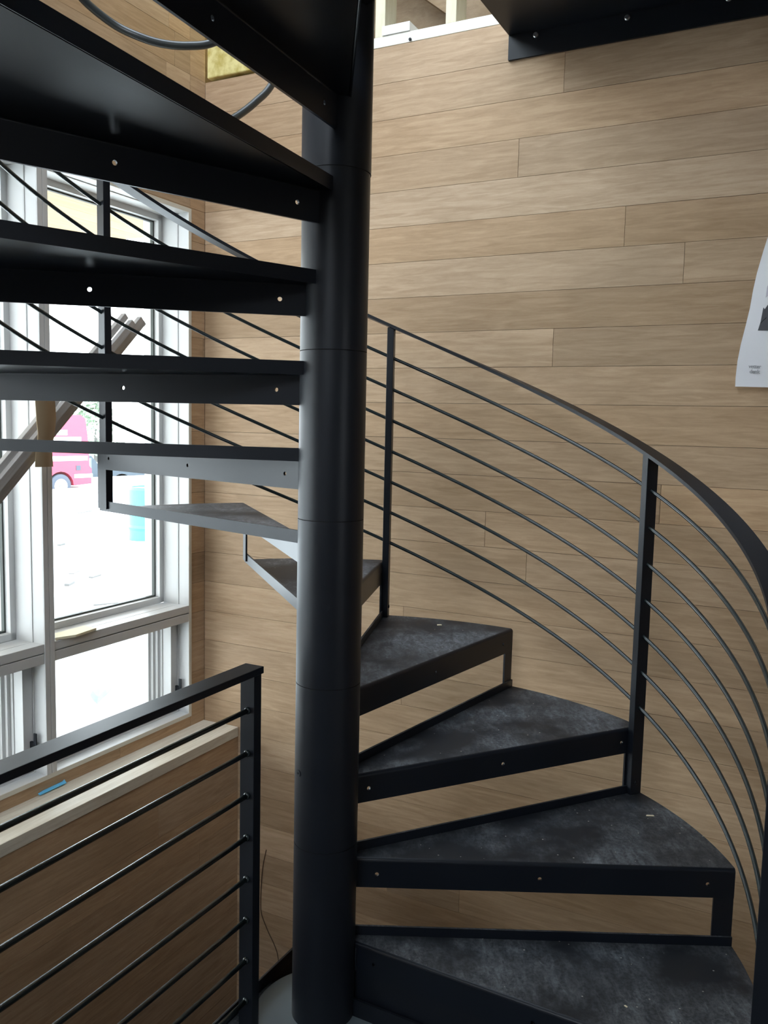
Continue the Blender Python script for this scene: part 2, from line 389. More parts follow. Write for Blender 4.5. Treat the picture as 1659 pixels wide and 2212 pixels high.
for (ya, yb, lab) in ((-.75, -1.30, 'brown diagonal brace board in the framed bay beside the pole'), (-1.02, -1.55, 'brown diagonal brace board in the bay next to the steel landing')):
    mb = MB(); p0 = Vector((.20, ya, 3.05)); p1 = Vector((.20, yb, 2.62)); d = (p1-p0).normalized(); nn = Vector((0, -d.z, d.y))*.05
    t = Vector((.019, 0, 0))
    q = [p0-nn-d*.5, p1-nn+d*.1, p1+nn+d*.1, p0+nn-d*.5]
    vs_ = [v-t for v in q] + [v+t for v in q]; c0 = sum(vs_, Vector())/8
    mb.add([v-c0 for v in vs_], [(0,1,2,3),(7,6,5,4),(0,4,5,1),(1,5,6,2),(2,6,7,3),(3,7,4,0)])
    tag(mb.build('brace_board', M['sheath'], None, room(*c0)), lab, 'board')
mb = MB(); mb.box((-.004, 0, 0), (.08, -.105, .030))
tag(mb.build('shim_block', M['vwhite'], None, room(0, -.765, ROW0+.0375), bevel=.001), 'small white block lying on the bright wall plate', 'block')
mb = MB(); mb.lathe([(.0045, 0), (.0055, .003), (.004, .006)], 12, mat=Matrix.Rotation(-PI/2, 4, 'Y'))
tag(mb.build('nail_head', M['steel'], None, room(-.0005, -.872, ROW0+.008)), 'round nail head in the bright plate on top of the side wall', 'nail')
# spray foam block at the corner
mb = MB(); mb.box((.004, -.006, 2.712), (.12, -.42, 3.4)); tag(mb.build('foam_insulation', M['foam'], None, room(0, 0, 0), bevel=.004), 'yellow foam insulation exposed at the top of the room corner', 'insulation')

# ------------------------------------------------------------------ window units
FW = .005
def window(n, ua, ub, xleft_mull=True):
    root = empty('window_%d' % n, room(-ua, 0, 0), kind='structure')
    base = room(-ua, 0, 0); W = ub-ua
    def B(mb_, u0, u1, w0, w1, z0, z1, mi=0): mb_.box((-(u0), w0, z0), (-(u1), w1, z1), mi)
    # frame lining: jambs, head, transom, bottom, with the shadow line at 47 mm
    f = MB()
    t = .0155
    for (w0, w1, g) in ((-FW, .045, 0), (.049, .122, .0025)):
        B(f, -t, g, w0, w1, ZS, ZH); B(f, W-g, W+t if n != 1 else W+.0205, w0, w1, ZS, ZH)
        B(f, 0, W, w0, w1, 2.19-g, ZH); B(f, 0, W, w0, w1, ZS, .235+g)
        B(f, 0, W, w0, w1, .6465, .675); B(f, 0, W, w0, w1, .61, .6425)
    B(f, -t, .003, .045, .049, ZS, ZH); B(f, W-.003, W+t, .045, .049, ZS, ZH); B(f, 0, W, .045, .049, 2.187, ZH); B(f, 0, W, .045, .049, ZS, .238)
    B(f, 0, W, .004, .12, .61, .674)
    # stop and outer frame
    for (z0, z1) in ((.675, 2.19),):
        s_ = .024
        B(f, 0, s_, .122, .150, z0, z1); B(f, W-s_, W, .122, .150, z0, z1); B(f, 0, W, .122, .150, z0, z0+s_); B(f, 0, W, .122, .150, z1-s_, z1)
        B(f, -t, .012, .150, .21, ZS, ZH); B(f, W-.012, W+t, .150, .21, ZS, ZH); B(f, 0, W, .15, .21, z1-.012, ZH); B(f, 0, W, .15, .21, .60, z0+.012)
    f.build('frame', M['white'], root, base, bevel=.0012)
    gk = MB(); z0, z1 = .675+.024, 2.19-.024; e = .006
    B(gk, .024, .024+e, .1445, .158, z0, z1); B(gk, W-.024-e, W-.024, .1445, .158, z0, z1); B(gk, .024, W-.024, .1445, .158, z0, z0+e); B(gk, .024, W-.024, .1445, .158, z1-e, z1)
    gk.build('gasket', M['gasket'], root, base)
    pn = MB(); B(pn, .02, W-.02, .152, .156, z0-.004, z1+.004); pn.build('pane', M['glass'], root, base)
    # lower opening sash
    s = MB(); z0, z1 = .238, .607
    B(s, .004, .042, .050, .092, z0, z1); B(s, W-.020, W-.004, .050, .092, z0, z1); B(s, .004, W-.004, .050, .092, z0, z0+.03); B(s, .004, W-.004, .050, .092, z1-.012, z1)
    for q in range(4):                                               # stepped outer stops
        a = .042+.012*q
        B(s, a-.012, a+.004, .092+.013*q, .103+.013*q, z0, z1)
        B(s, 0, W, .092+.013*q, .103+.013*q, z0, z0+.03+.004*q)
    B(s, W-.02, W, .092, .16, z0, z1); B(s, 0, W, .092, .16, z1-.006, z1+.01)
    sash = s.build('sash', M['white'], root, base, bevel=.0012)
    pn = MB(); B(pn, .03, W-.01, .146, .150, z0+.02, z1-.004); pn.build('pane', M['glass'], root, base)
    la = MB(); B(la, .010, .018, .030, .050, .315, .345); B(la, .0115, .0165, .022, .034, .335, .375)
    la.build('latch', M['steel'], sash, base, bevel=.001)
    return root
US = [(.104, .774), (.816, 1.486), (1.528, 2.198), (2.24, 2.91)]
for i, (a, b) in enumerate(US): window(i+1, a, b)
mb = MB(); mb.box((-.088, -.006, ZS), (-UE, -.0005, ZS+.0155)); mb.box((-.088, -.006, ZH-.0155), (-UE, -.0005, ZH)); mb.box((-.088, -.006, ZS+.0155), (-.1035, -.0005, ZH-.0155))
tag(mb.build('trim_2', M['cream'], None, room(0, 0, 0)), kind='structure')
for k, (a, b) in enumerate(US[:-1]):                                 # mullion faces with their joint line
    mb = MB(); c = (b+US[k+1][0])/2
    mb.box((-(b+.0005), -.008, ZS+.0158), (-(c-.0008), .04, ZH-.0158)); mb.box((-(c+.0008), -.008, ZS+.0158), (-(US[k+1][0]-.0005), .04, ZH-.0158))
    tag(mb.build('trim_%d' % (k+3), M['white'], None, room(0, 0, 0), bevel=.001), kind='structure')
# unseen high window, added to bring daylight onto the upper side wall
root = empty('window_6', room(-.4, 0, 3.25), kind='structure')
mb = MB()
for u in (0, 1.05, 2.1, 3.15, 4.16): mb.box((-u, 0, 0), (-u-.04, .1, 1.8))
mb.box((0, 0, 0), (-4.2, .1, .04)); mb.box((0, 0, 1.76), (-4.2, .1, 1.8)); mb.build('frame', M['white'], root, room(-.4, 0, 3.25))
mb = MB(); mb.box((-.02, .05, .02), (-4.18, .054, 1.78)); mb.build('pane', M['glass'], root, room(-.4, 0, 3.25))
# window sill: rough boards on the knee wall
mb = MB()
mb.box((-.002, -.085, .139), (-6.19, .109, .176)); tag(mb.build('trim_7', M['oak_sill'], None, room(0, 0, 0), bevel=.001), kind='structure')
mb = MB()
mb.box((-.004, -KD-.003, .1395), (-6.19, -.0875, .179)); tag(mb.build('trim_8', M['oak_sill'], None, room(0, 0, 0), bevel=.0015), kind='structure')

# ------------------------------------------------------------------ spiral staircase
ST = empty('spiral_staircase', Matrix.Identity(4), 'black steel spiral staircase winding up around a thick round pole', 'staircase')
# pole
prof = [(RP, 0.008)]; joints = [.439, .82, 1.196, 1.566]
for j in joints:
    r0 = RP if j < 1.95 else RP+.0015; r1 = RP if j < 1.9 else RP+.0015
    prof += [(r0, j-.0009), (r0-.0022, j-.0007), (r1-.0022, j+.0007), (r1, j+.0009)]
prof += [(RP, 1.944), (RP+.0015, 1.9455), (RP+.0015, 3.9)]
mb = MB()
for i in range(len(prof)-1):
    a, b = prof[i], prof[i+1]; flat = abs(a[1]-b[1]) < .01
    n = 96; vs_ = [(r*math.cos(2*PI*k/n), r*math.sin(2*PI*k/n), z) for r, z in (a, b) for k in range(n)]
    mb.add(vs_, [(k, (k+1) % n, n+(k+1) % n, n+k) for k in range(n)], 1 if flat else 0, True)
mb.add([(RP*math.cos(2*PI*k/96), RP*math.sin(2*PI*k/96), 3.9) for k in range(96)], [tuple(range(96))])
pole = mb.build('pole', [M['steel'], M['groove']], ST)
for (a, z) in ((math.atan2(-.074, -.007), 1.007), (math.atan2(-.039, -.063), .615)):
    mb = MB(); rot = Matrix.Rotation(a, 4, 'Z') @ Matrix.Translation((RP-.002, 0, z)) @ Matrix.Rotation(PI/2, 4, 'Y')
    mb.lathe([(.0095, 0), (.0095, .0022), (.0080, .0022), (.0078, .0032), (.0025, .0034), (.0022, .001)], 28, mat=rot, smooth=False)
    mb.build('set_screw', M['steel'], pole)
mb = MB(); mb.lathe([(.163, .0005), (.163, .0085), (.1618, .0095), (RP+.001, .0095)], 96, smooth=False); mb.build('base_plate', metal_mat('grey_base_plate', (.11, .135, .15), .5, False), ST)

OA, OB = .0265, .0212       # front face of flange, front face of back lip, measured across the radius
FH, LH, TS = .0725, .0226, .006
def make_tread(k, nxt=None):
    a0 = ang(k); a1 = ang(k+1); z = k*H
    mb = MB()
    # local frame of the front edge: X radial, Y across (towards the next tread), Z up
    F = Matrix.Rotation(a0, 4, 'Z'); Bk = Matrix.Rotation(a1, 4, 'Z')
    rb = .009; r_in = .066
    # top sheet: wedge between the front bend and the back bend
    pts = [F @ Vector((r_in, OA+rb, 0)), F @ Vector((math.sqrt(RO*RO-(OA+rb)**2), OA+rb, 0))]
    t0 = a0 + math.atan2(OA+rb, RO); t1 = a1 + math.atan2(OB, RO)
    arc = [Vector((RO*math.cos(t0+(t1-t0)*i/16), RO*math.sin(t0+(t1-t0)*i/16), 0)) for i in range(1, 16)]
    pts += arc + [Bk @ Vector((math.sqrt(RO*RO-OB**2), OB, 0)), Bk @ Vector((r_in, OB, 0))]
    mb.prism([(p.x, p.y) for p in pts], z-TS, z)
    # rounded front bend
    def strip(Mx, prof2, x0, x1, close=True):
        n = len(prof2); vs_ = [Mx @ Vector((x0, p[0], p[1])) for p in prof2] + [Mx @ Vector((x1, p[0], p[1])) for p in prof2]
        mb.add(vs_, [(i, (i+1) % n, n+(i+1) % n, n+i) for i in range(n)] + [tuple(range(n-1, -1, -1)), tuple(range(n, 2*n))], 0, False)
    xo = math.sqrt(RO*RO-(OA)**2)
    outer = [(OA+rb-rb*math.sin(PI/2*i/6), z-rb+rb*math.cos(PI/2*i/6)) for i in range(7)]
    inner = [(OA+rb-(rb-TS)*math.sin(PI/2*i/6), z-rb+(rb-TS)*math.cos(PI/2*i/6)) for i in range(6, -1, -1)]
    strip(F, outer+inner, r_in, xo)
    # flange with bolt holes
    pm = plate_mesh([(r_in, z-FH), (xo, z-FH), (xo, z-rb), (r_in, z-rb)], [circ(r, z-.039, .0048) for r in (.122, .51, .908)], TS)
    mb.merge(pm, F @ Matrix.Translation((0, OA+TS/2, 0)) @ Matrix.Rotation(PI/2, 4, 'X'))
    bpy.data.meshes.remove(pm)
    # back lip, folded up, rounded at the bottom
    xb = math.sqrt(RO*RO-OB*OB)
    lo = [(OB+TS, z+LH), (OB, z+LH), (OB, z), (OB, z-.001)] + [(OB+.006-.006*math.cos(PI/2*i/4), z-.001-.006*math.sin(PI/2*i/4)) for i in range(1, 5)] + [(OB+TS, z-TS-.001)]
    strip(Bk, [(p[0], p[1]) for p in lo], r_in, xb)
    t = mb.build('tread', M['tread'], ST)
    # upright strip at the outer end, under this tread's flange
    sm = MB(); y0, y1 = OB+TS+.0003, OB+TS+.0063
    zz0 = (k-1)*H - (.0 if k > 1 else 0); zz1 = z-.010
    sm.box((RO-.048, OA+.0001, (k-1)*H+.0005), (math.sqrt(RO*RO-(OA+.006)**2)-.0003, OA+TS-.0001, z-FH-.0002), mat=F)
    if k == 1:
        sm.box((.058, OA+.010, .0), (RO-.05, OA+.014, z-.012), mat=F); sm.box((.070, OB-.002, .0003), (xb, OB+.005, .052), mat=F)
    sm.build('riser_strip', M['steel'], t)
    wb_ = MB(); wb_.tube([F @ Vector((RP-.001, OA-.0005, z-FH+.004+q)) for q in (0, .02, .045, .056)], [.0022, .003, .0026, .0015], 6)
    wb_.build('weld', M['steel'], t)
    return t
for k in range(1, 14): make_tread(k)

# balusters, handrail and rods
HS = H/DA
def rail_z(a_deg, off): return off + HS*(a_deg-TH0)
RAIL = .780; RODS = [.675-.1018*i for i in range(7)]
def make_baluster(k):
    F = Matrix.Rotation(ang(k), 4, 'Z'); b = MB(); zb = (k-1)*H+.0005
    deg = math.degrees(ang(k)); zt = rail_z(deg+1.2, RAIL)-.011
    b.box((.931, .0055, zb), (.969, .0275, zt), mat=F)
    o = b.build('baluster', M['steel'], ST, bevel=.0015)
    s = MB(); rot = F @ Matrix.Translation((.95, .0056, zb+.035)) @ Matrix.Rotation(PI/2, 4, 'X'); s.lathe([(.006, 0), (.006, .002), (.0045, .0035)], 16, mat=rot); s.build('screw', M['steel'], o)
    return o
for k in (1, 3, 5, 7, 9, 11, 13): make_baluster(k)
dA0, dA1 = math.degrees(ang(1))+.9, TH0+13.3*DA
def helix_bar(mb_, r0, r1, off, th, d0, d1, n):
    rings = []
    for i in range(n+1):
        d = d0+(d1-d0)*i/n; a = R_(d); z = rail_z(d, off)
        rings.append([(r0*math.cos(a), r0*math.sin(a), z-th), (r1*math.cos(a), r1*math.sin(a), z-th), (r1*math.cos(a), r1*math.sin(a), z), (r0*math.cos(a), r0*math.sin(a), z)])
    vs_ = [p for r in rings for p in r]; fs = []
    for i in range(n):
        for q in range(4): fs.append((i*4+q, i*4+(q+1) % 4, (i+1)*4+(q+1) % 4, (i+1)*4+q))
    mb_.add(vs_, [f[::-1] for f in fs], 0, False); o = len(mb_.v)-len(vs_)
    mb_.add([], []); mb_.f += [[o, o+1, o+2, o+3], [o+n*4+3, o+n*4+2, o+n*4+1, o+n*4]]; mb_.m += [0, 0]; mb_.sm += [False]*2; mb_.col += [(1, .5, .5)]*2
mb = MB(); helix_bar(mb, .922, .972, RAIL, .0105, dA0-1, dA1, 220)
hr = mb.build('handrail', M['steel'], ST)
for p in hr.data.polygons: p.use_smooth = True
em = hr.modifiers.new('edge', 'EDGE_SPLIT'); em.split_angle = R_(40)
for off in RODS:
    mb = MB(); n = 200
    mb.tube([(.95*math.cos(R_(dA0+(dA1-dA0)*i/n)), .95*math.sin(R_(dA0+(dA1-dA0)*i/n)), rail_z(dA0+(dA1-dA0)*i/n, off)) for i in range(n+1)], .0054, 12)
    mb.build('rail_rod', M['rod'], ST)

# ------------------------------------------------------------------ lower landing with its upturned edge
LE = AX.y + .182
LA = empty('steel_landing', room(-1.1, LE, 0), 'dusty black steel landing at the foot of the spiral staircase', 'landing')
mb = MB(); mb.box((-1.052, LE, -.010), (-6.19, -2.345, 0)); mb.build('deck', M['tread'], LA, room(0, 0, 0))
mb = MB(); mb.box((-.93, LE-.006, .0003), (-6.19, LE, .032)); mb.box((-.93, LE-.002, -.20), (-6.19, LE+.004, -.0003)); mb.build('edge_lip', M['steel'], LA, room(0, 0, 0), bevel=.001)
mb = MB(); mb.box((-1.046, LE-.002, -.2), (-1.0515, -2.345, .0)); mb.build('side_plate', M['steel'], LA, room(0, 0, 0))

# ------------------------------------------------------------------ guard railing beside the landing
gp = MRI @ Vector((-.182, .054, 0)); GY = LE-.006-.052
_c = MRI @ CPOS; _p = Vector((gp.x, LE+.005, .836)); _t = (GY-_c.y)/(_p.y-_c.y); _q = _c+(_p-_c)*_t; GX = _q.x
GR = empty('guard_railing', room(GX, GY, 0), 'straight black steel guard rail with slim rods in front of the window', 'railing')
GT = _q.z
mb = MB(); mb.box((GX-.011, GY-.019, .0006), (GX+.016, GY+.019, GT-.0165)); po = mb.build('post', M['steel'], GR, room(0, 0, 0), bevel=.001)
for gx in (GX-1.9, GX-3.8):
    mb = MB(); mb.box((gx-.011, GY-.019, .0006), (gx+.012, GY+.019, GT-.0165)); mb.build('post', M['steel'], GR, room(0, 0, 0), bevel=.001)
mb = MB(); mb.box((GX-4.2, GY-.025, GT-.016), (GX+.0165, GY+.025, GT)); mb.build('top_rail', M['steel'], GR, room(0, 0, 0), bevel=.0012)
for i in range(8):
    z = GT-.0975-.0985*i
    mb = MB(); mb.tube([(GX-4.2, GY-.002, z), (GX-2, GY-.002, z), (GX-.011, GY-.002, z)], .0058, 12, cap=True)
    mb.sphere((GX-.0135, GY-.002, z), .0085, sc_=(.7, 1, 1)); mb.build('rail_rod', M['rod'], GR, room(0, 0, 0))

# ------------------------------------------------------------------ upper landing
UL = empty('upper_landing', room(-.5, -1.225, 2.58), 'black steel upper landing bolted to the side wall with round bolts', 'landing')
UZ = 2.660; US0 = -1.226
mb = MB(); mb.box((-.001, US0, UZ-.008), (-1.085+.02, -2.345, UZ)); mb.build('deck', M['steel'], UL, room(0, 0, 0))
mb = MB(); mb.box((-.0008, US0, 2.576), (-.010, -5.2, UZ-.0085)); lg = mb.build('ledger', M['steel'], UL, room(0, 0, 0))
for s_ in (1.316, 1.599, 1.883, 2.166):
    mb = MB(); mb.lathe([(.0085, 0), (.0085, .004), (.006, .0065)], 6 if False else 16, mat=Matrix.Translation((-.010, -s_, 2.637)) @ Matrix.Rotation(-PI/2, 4, 'Y'), smooth=False)
    mb.build('bolt', M['bright'], lg, room(0, 0, 0))

# ------------------------------------------------------------------ curved black tube near the ceiling
def at(x, y, D):
    d = ray(x, y); return CPOS + d*(D/d.dot(fwd))
def smooth_path(P_, n=10):
    out_ = []; Q = [P_[0]]+P_+[P_[-1]]
    for i in range(1, len(Q)-2):
        for j in range(n):
            t = j/n; a, b, c, d = Q[i-1], Q[i], Q[i+1], Q[i+2]
            out_.append(.5*((2*b)+(c-a)*t+(2*a-5*b+4*c-d)*t*t+(3*b-a-3*c+d)*t**3))
    return out_+[P_[-1]]
hp = [at(*q) for q in ((110, -130, 2.45), (150, -45, 2.5), (183, 2, 2.55), (245, 52, 2.6), (300, 79, 2.62), (350, 94, 2.64), (405, 99, 2.66), (460, 92, 2.68), (530, 55, 2.72), (590, -20, 2.76), (625, -110, 2.8), (640, -20, 2.86), (630, 90, 2.88), (588, 181, 2.86), (552, 220, 2.82), (515, 249, 2.78), (480, 268, 2.74))]
h0 = hp[0].copy(); mb = MB(); mb.tube([p-h0 for p in smooth_path(hp)], .0122, 14)
tag(mb.build('curved_tube', M['hose'], None, Matrix.Translation(h0)), 'round black tube curving in front of the upper oak boards, seen between two treads', 'tube')

# ------------------------------------------------------------------ lumber and cardboard leaning in the window
def onw(x, y, wv):                                                   # where a pixel's ray meets the plane y = wv of the room
    d = (MRI.to_3x3() @ ray(x, y)); c = MRI @ CPOS; t = (wv-c.y)/d.y; return c + d*t
for (pa, pb, wv, wd, lab) in (((270, 682), (-60, 1082), -.045, .022, 'grey lumber board leaning on the window mullion, uppermost of the three'),
                              ((286, 697), (-60, 1116), -.069, .026, 'grey lumber board leaning on the window mullion, middle one of the three'),
                              ((306, 692), (-60, 1140), -.045, .034, 'grey lumber board leaning on the window mullion, lowest and longest of the three')):
    a = onw(*pa, wv); b = onw(*pb, wv); d = (b-a).normalized(); nn = d.cross(Vector((0, 1, 0))).normalized()
    mid = (a+b)/2; Lh = (a-b).length/2; rot = Matrix((nn, Vector((0, 1, 0)), d)).transposed().to_4x4()
    mb = MB(); mb.box((-wd/2, -.010, -Lh), (wd/2, .010, Lh+.25)); 
    tag(mb.build('lumber_board', M['lumber'], None, MR @ Matrix.Translation(mid) @ rot, bevel=.0015), lab, 'board', 'lumber leaning in the window')
cardL = [(76, 850), (78, 880), (80, 910), (83, 935), (82, 955), (78, 975), (77, 1009)]
cardR = [(118, 850), (120, 880), (121, 905), (119, 930), (116, 948), (113, 975), (115, 1008)]
mb = MB(); vf = []; 
for (a, b) in zip(cardL, cardR):
    pa, pb = onw(*a, -.10), onw(*b, -.085); vf.append((pa, (pa+pb)/2+Vector((0, -.006, 0)), pb))
c0 = vf[-1][1].copy(); n = len(vf); vs_ = [p-c0 for r in vf for p in r] + [p-c0+Vector((0, .003, 0)) for r in vf for p in r]; fs = []
for i in range(n-1):
    for q in (0, 1):
        fs.append((i*3+q, i*3+q+1, (i+1)*3+q+1, (i+1)*3+q)); fs.append((n*3+i*3+q, n*3+(i+1)*3+q, n*3+(i+1)*3+q+1, n*3+i*3+q+1))
    fs.append((i*3, (i+1)*3, n*3+(i+1)*3, n*3+i*3)); fs.append((i*3+2, n*3+i*3+2, n*3+(i+1)*3+2, (i+1)*3+2))
mb.add(vs_, fs, 0, True); tag(mb.build('cardboard_strip', M['card'], None, MR @ Matrix.Translation(c0)), 'strip of brown cardboard hanging over the window mullion', 'cardboard')
# thin board on the upper window ledge
mb = MB(); mb.prism([(0, 0), (-.13, .0), (-.175, -.05), (-.11, -.075), (-.004, -.06)][::-1], 0, .008)
tag(mb.build('wood_shim', M['chip'], None, room(-.590, .052, .6768)), 'flat piece of scrap wood lying on the ledge of the upper window', 'wood scrap')

# ------------------------------------------------------------------ small things
a = onw(108, 1702, -.06); mb = MB()
mb.add([(-.05, -.012, 0), (.045, -.012, .001), (.05, .004, .012), (.02, .016, .010), (-.045, .010, .002), (-.05, -.012, .0015), (.045, -.012, .0025), (.05, .004, .0135), (.02, .016, .0115), (-.045, .010, .0035)],
       [(0, 1, 2, 3, 4), (9, 8, 7, 6, 5), (0, 5, 6, 1), (1, 6, 7, 2), (2, 7, 8, 3), (3, 8, 9, 4), (4, 9, 5, 0)])
tp = CPOS + ray(108, 1702)*((.1795-CPOS.z)/ray(108, 1702).z); tl = MRI @ tp
tag(mb.build('blue_tape', M['tape'], None, room(tl.x, tl.y, .1797) @ Matrix.Diagonal((1.15, 1.6, 1.5, 1))), 'crumpled piece of bright blue tape on the dusty window sill', 'tape')
def chip(x, y, z, l, wd, rz, lab):
    p = CPOS + ray(x, y)*((z-CPOS.z)/ray(x, y).z); mb_ = MB(); mb_.prism([(-l/2, -wd/2), (l/2, -wd/2*.6), (l/2*.9, wd/2), (-l/2*.8, wd/2*.8)], 0, .002)
    tag(mb_.build('wood_chip', M['chip'], None, Matrix.Translation((p.x, p.y, z+.0004)) @ Matrix.Rotation(rz, 4, 'Z')), lab, 'wood chip')
chip(949, 1351, 4*H, .016, .012, .1, 'small pale wood chip on the highest tread right of the pole')
chip(1404, 1763, 2*H, .022, .006, -.1, 'slender pale wood chip on the second dusty tread from the bottom')
chip(1352, 2175, 1*H, .007, .003, -1.0, 'tiny pale splinter on the dusty lowest tread')
# wire hanging on the side wall down the well
def onside(x, y, off=0):
    d = (MRI.to_3x3() @ ray(x, y)); c = MRI @ CPOS; t = (-off-c.x)/d.x; return c + d*t
wp = [onside(x, y, .004) for x, y in ((575, 1836), (568, 1870), (564, 1915), (563, 1950), (565, 1975), (578, 2010), (592, 2040), (600, 2065), (602, 2100), (598, 2150))]
w0 = wp[0].copy(); mb = MB(); mb.tube([p-w0 for p in smooth_path(wp, 5)], .0019, 6)
tag(mb.build('thin_wire', M['wire'], None, MR @ Matrix.Translation(w0)), 'thin brown wire hanging against the oak wall left of the pole base', 'wire')

# poster on the side wall at the right edge
PO_EDGE = [(1588, 835), (1589, 815), (1593, 780), (1600, 745), (1611, 702), (1620, 665), (1627, 625), (1635, 590), (1648, 545), (1664, 495), (1682, 440), (1698, 390)]
rows = []; T_ = len(PO_EDGE)
for i, (x, y) in enumerate(PO_EDGE):
    off = .006+.05*max(0, 1-i/8)**1.6
    rows.append(onside(x, y, off))
PW = .42; ncol = 12
p0 = rows[0].copy(); mb = MB(); g = []
for i, r in enumerate(rows):
    off = -r.x
    for j in range(ncol+1):
        t = j/ncol; o2 = .004+(off-.004)*max(0, 1-t*2.2)**1.5
        g.append(Vector((-o2, r.y-PW*t, r.z-(.004*t if i == 0 else 0)))-p0)
ng = len(g); g2 = [p+Vector((.0006, 0, 0)) for p in g]; fs = []
for i in range(T_-1):
    for j in range(ncol):
        a = i*(ncol+1)+j; fs.append((a, a+ncol+1, a+ncol+2, a+1)); fs.append((ng+a, ng+a+1, ng+a+ncol+2, ng+a+ncol+1))
mb.add(g+g2, fs, 0, True)
PO = empty('poster', MR @ Matrix.Translation(p0), 'white architectural print curling off the oak wall at the right edge', 'poster')
mb.build('sheet', M['paper'], PO, MR @ Matrix.Translation(p0))
def on_poster(x, y):                                                  # a point a hair in front of the sheet
    lo, hi = 0.0, .12; best = None
    for q in range(241):
        off = .12*q/240; P_ = onside(x, y, off)
        # sheet offset at this height and distance
        for i in range(T_-1):
            if min(rows[i].z, rows[i+1].z) <= P_.z <= max(rows[i].z, rows[i+1].z):
                f = (P_.z-rows[i].z)/(rows[i+1].z-rows[i].z+1e-9); ey = rows[i].y*(1-f)+rows[i+1].y*f; eo = -(rows[i].x*(1-f)+rows[i+1].x*f)
                t = min(1, max(0, (ey-P_.y)/PW)); o2 = .004+(eo-.004)*max(0, 1-t*2.2)**1.5
                e = abs(o2-off)
                if best is None or e < best[0]: best = (e, onside(x, y, o2+.0012))
                break
    return best[1] if best else onside(x, y, .02)
def decal(name, px, m_, th=.0006):
    ps = [on_poster(*q) for q in px]; n_ = len(ps); c_ = ps[0].copy(); mb_ = MB()
    vs2 = [p-c_ for p in ps]+[p-c_+Vector((th, 0, 0)) for p in ps]
    mb_.add(vs2, [tuple(range(n_)), tuple(range(2*n_-1, n_-1, -1))]+[(i, (i+1) % n_, n_+(i+1) % n_, n_+i) for i in range(n_)])
    return mb_.build(name, m_, PO, MR @ Matrix.Translation(c_))
decal('drawing', [(1637, 714), (1643, 695), (1649, 664), (1652, 668), (1661, 655), (1680, 640), (1760, 632), (1800, 650), (1840, 650), (1840, 716)], M['print_dark'])
decal('drawing_sky', [(1654, 643), (1657, 620), (1660, 612), (1800, 560), (1830, 600), (1830, 630), (1668, 632)], M['print_mauve'])
for i, q in enumerate((((1643, 697), (1659, 682)), ((1646, 713), (1668, 695)))):
    (xa, ya), (xb, yb) = q; decal('drawing_line', [(xa, ya), (xb, yb), (xb, yb+1.6), (xa, ya+1.6)], M['groove'], .0003).location.x -= 0.0005
def poster_text(s_, x, y, size, parent):
    cu = bpy.data.curves.new('t', 'FONT'); cu.body = s_; cu.size = size; cu.extrude = .0002; cu.space_character = .9; cu.offset = .0002
    ob = bpy.data.objects.new('t', cu); COL.objects.link(ob); dg = bpy.context.evaluated_depsgraph_get(); dg.update()
    me = bpy.data.meshes.new_from_object(ob.evaluated_get(dg)); bpy.data.objects.remove(ob)
    mb_ = MB(); A = on_poster(x, y); Bx = on_poster(x+18, y+.5); dr = (Bx-A).normalized(); upv = Vector((0, 0, 1)); nr = dr.cross(upv).normalized(); upv = nr.cross(dr)
    rot = Matrix((dr, upv, nr)).transposed().to_4x4()
    mb_.merge(me, rot); return mb_.build('lettering', M['print'], parent, MR @ Matrix.Translation(A+Vector((-.0012, 0, 0))))
poster_text('vetter', 1617, 795, .0152, PO); poster_text('denk', 1619, 806, .0152, PO)

# ------------------------------------------------------------------ outside
GS = -.037
def gz(d): return -.15 + GS*d
mb = MB(); mb.add([(70, .3, gz(2)), (-90, .3, gz(2)), (-90, 90, gz(92)), (70, 90, gz(92))], [(0, 1, 2, 3)]); mb.add([(70, 90, gz(92)), (-90, 90, gz(92)), (-90, 91, -5), (70, 91, -5)], [(0, 1, 2, 3)])
tag(mb.build('ground', M['ground'], None, room(0, 0, 0)), kind='structure')
mb = MB()
for i in range(27):
    y0 = .22+.132*i; rnd = random.Random(i); q = -1.2
    while q < 5.5:
        e = q+rnd.uniform(1, 2.4); mb.box((-q-.0008, y0+.0008, 2.46), (-e+.0008, y0+.1312, 2.48), 0, col=(rnd.uniform(.88, 1.06), rnd.random(), rnd.random())); q = e
mb.box((1.2, .22, 2.481), (-6, 3.78, 2.6), 0)
tag(mb.build('ceiling_soffit', M['soffit'], None, room(0, 0, 0), cols=True), kind='structure')

def out_at(x, y, D): 
    p = MRI @ at(x, y, D); return p
def wheel(parent, mw, cx, cy, cz, r, wd):
    mb_ = MB(); rot = Matrix.Translation((cx, cy, cz)) @ Matrix.Rotation(PI/2, 4, 'X')
    mb_.lathe([(r*.6, -wd/2), (r*.94, -wd/2), (r, -wd/2+.03), (r, wd/2-.03), (r*.94, wd/2), (r*.6, wd/2)], 32, mat=rot); t = mb_.build('tyre', M['tyre'], parent, mw)
    mb_ = MB(); mb_.lathe([(r*.62, -wd/2-.01), (r*.55, -wd/2+.02), (r*.2, -wd/2+.03), (r*.15, -wd/2-.02)], 24, mat=Matrix.Translation((cx, cy, cz)) @ Matrix.Rotation(-PI/2, 4, 'X') @ Matrix.Rotation(PI, 4, 'X')); 
    mb_.lathe([(r*.62, wd/2-.02), (r*.6, wd/2+.01), (r*.2, wd/2+.0)], 24, mat=rot); mb_.build('rim', M['rim'], t, mw)
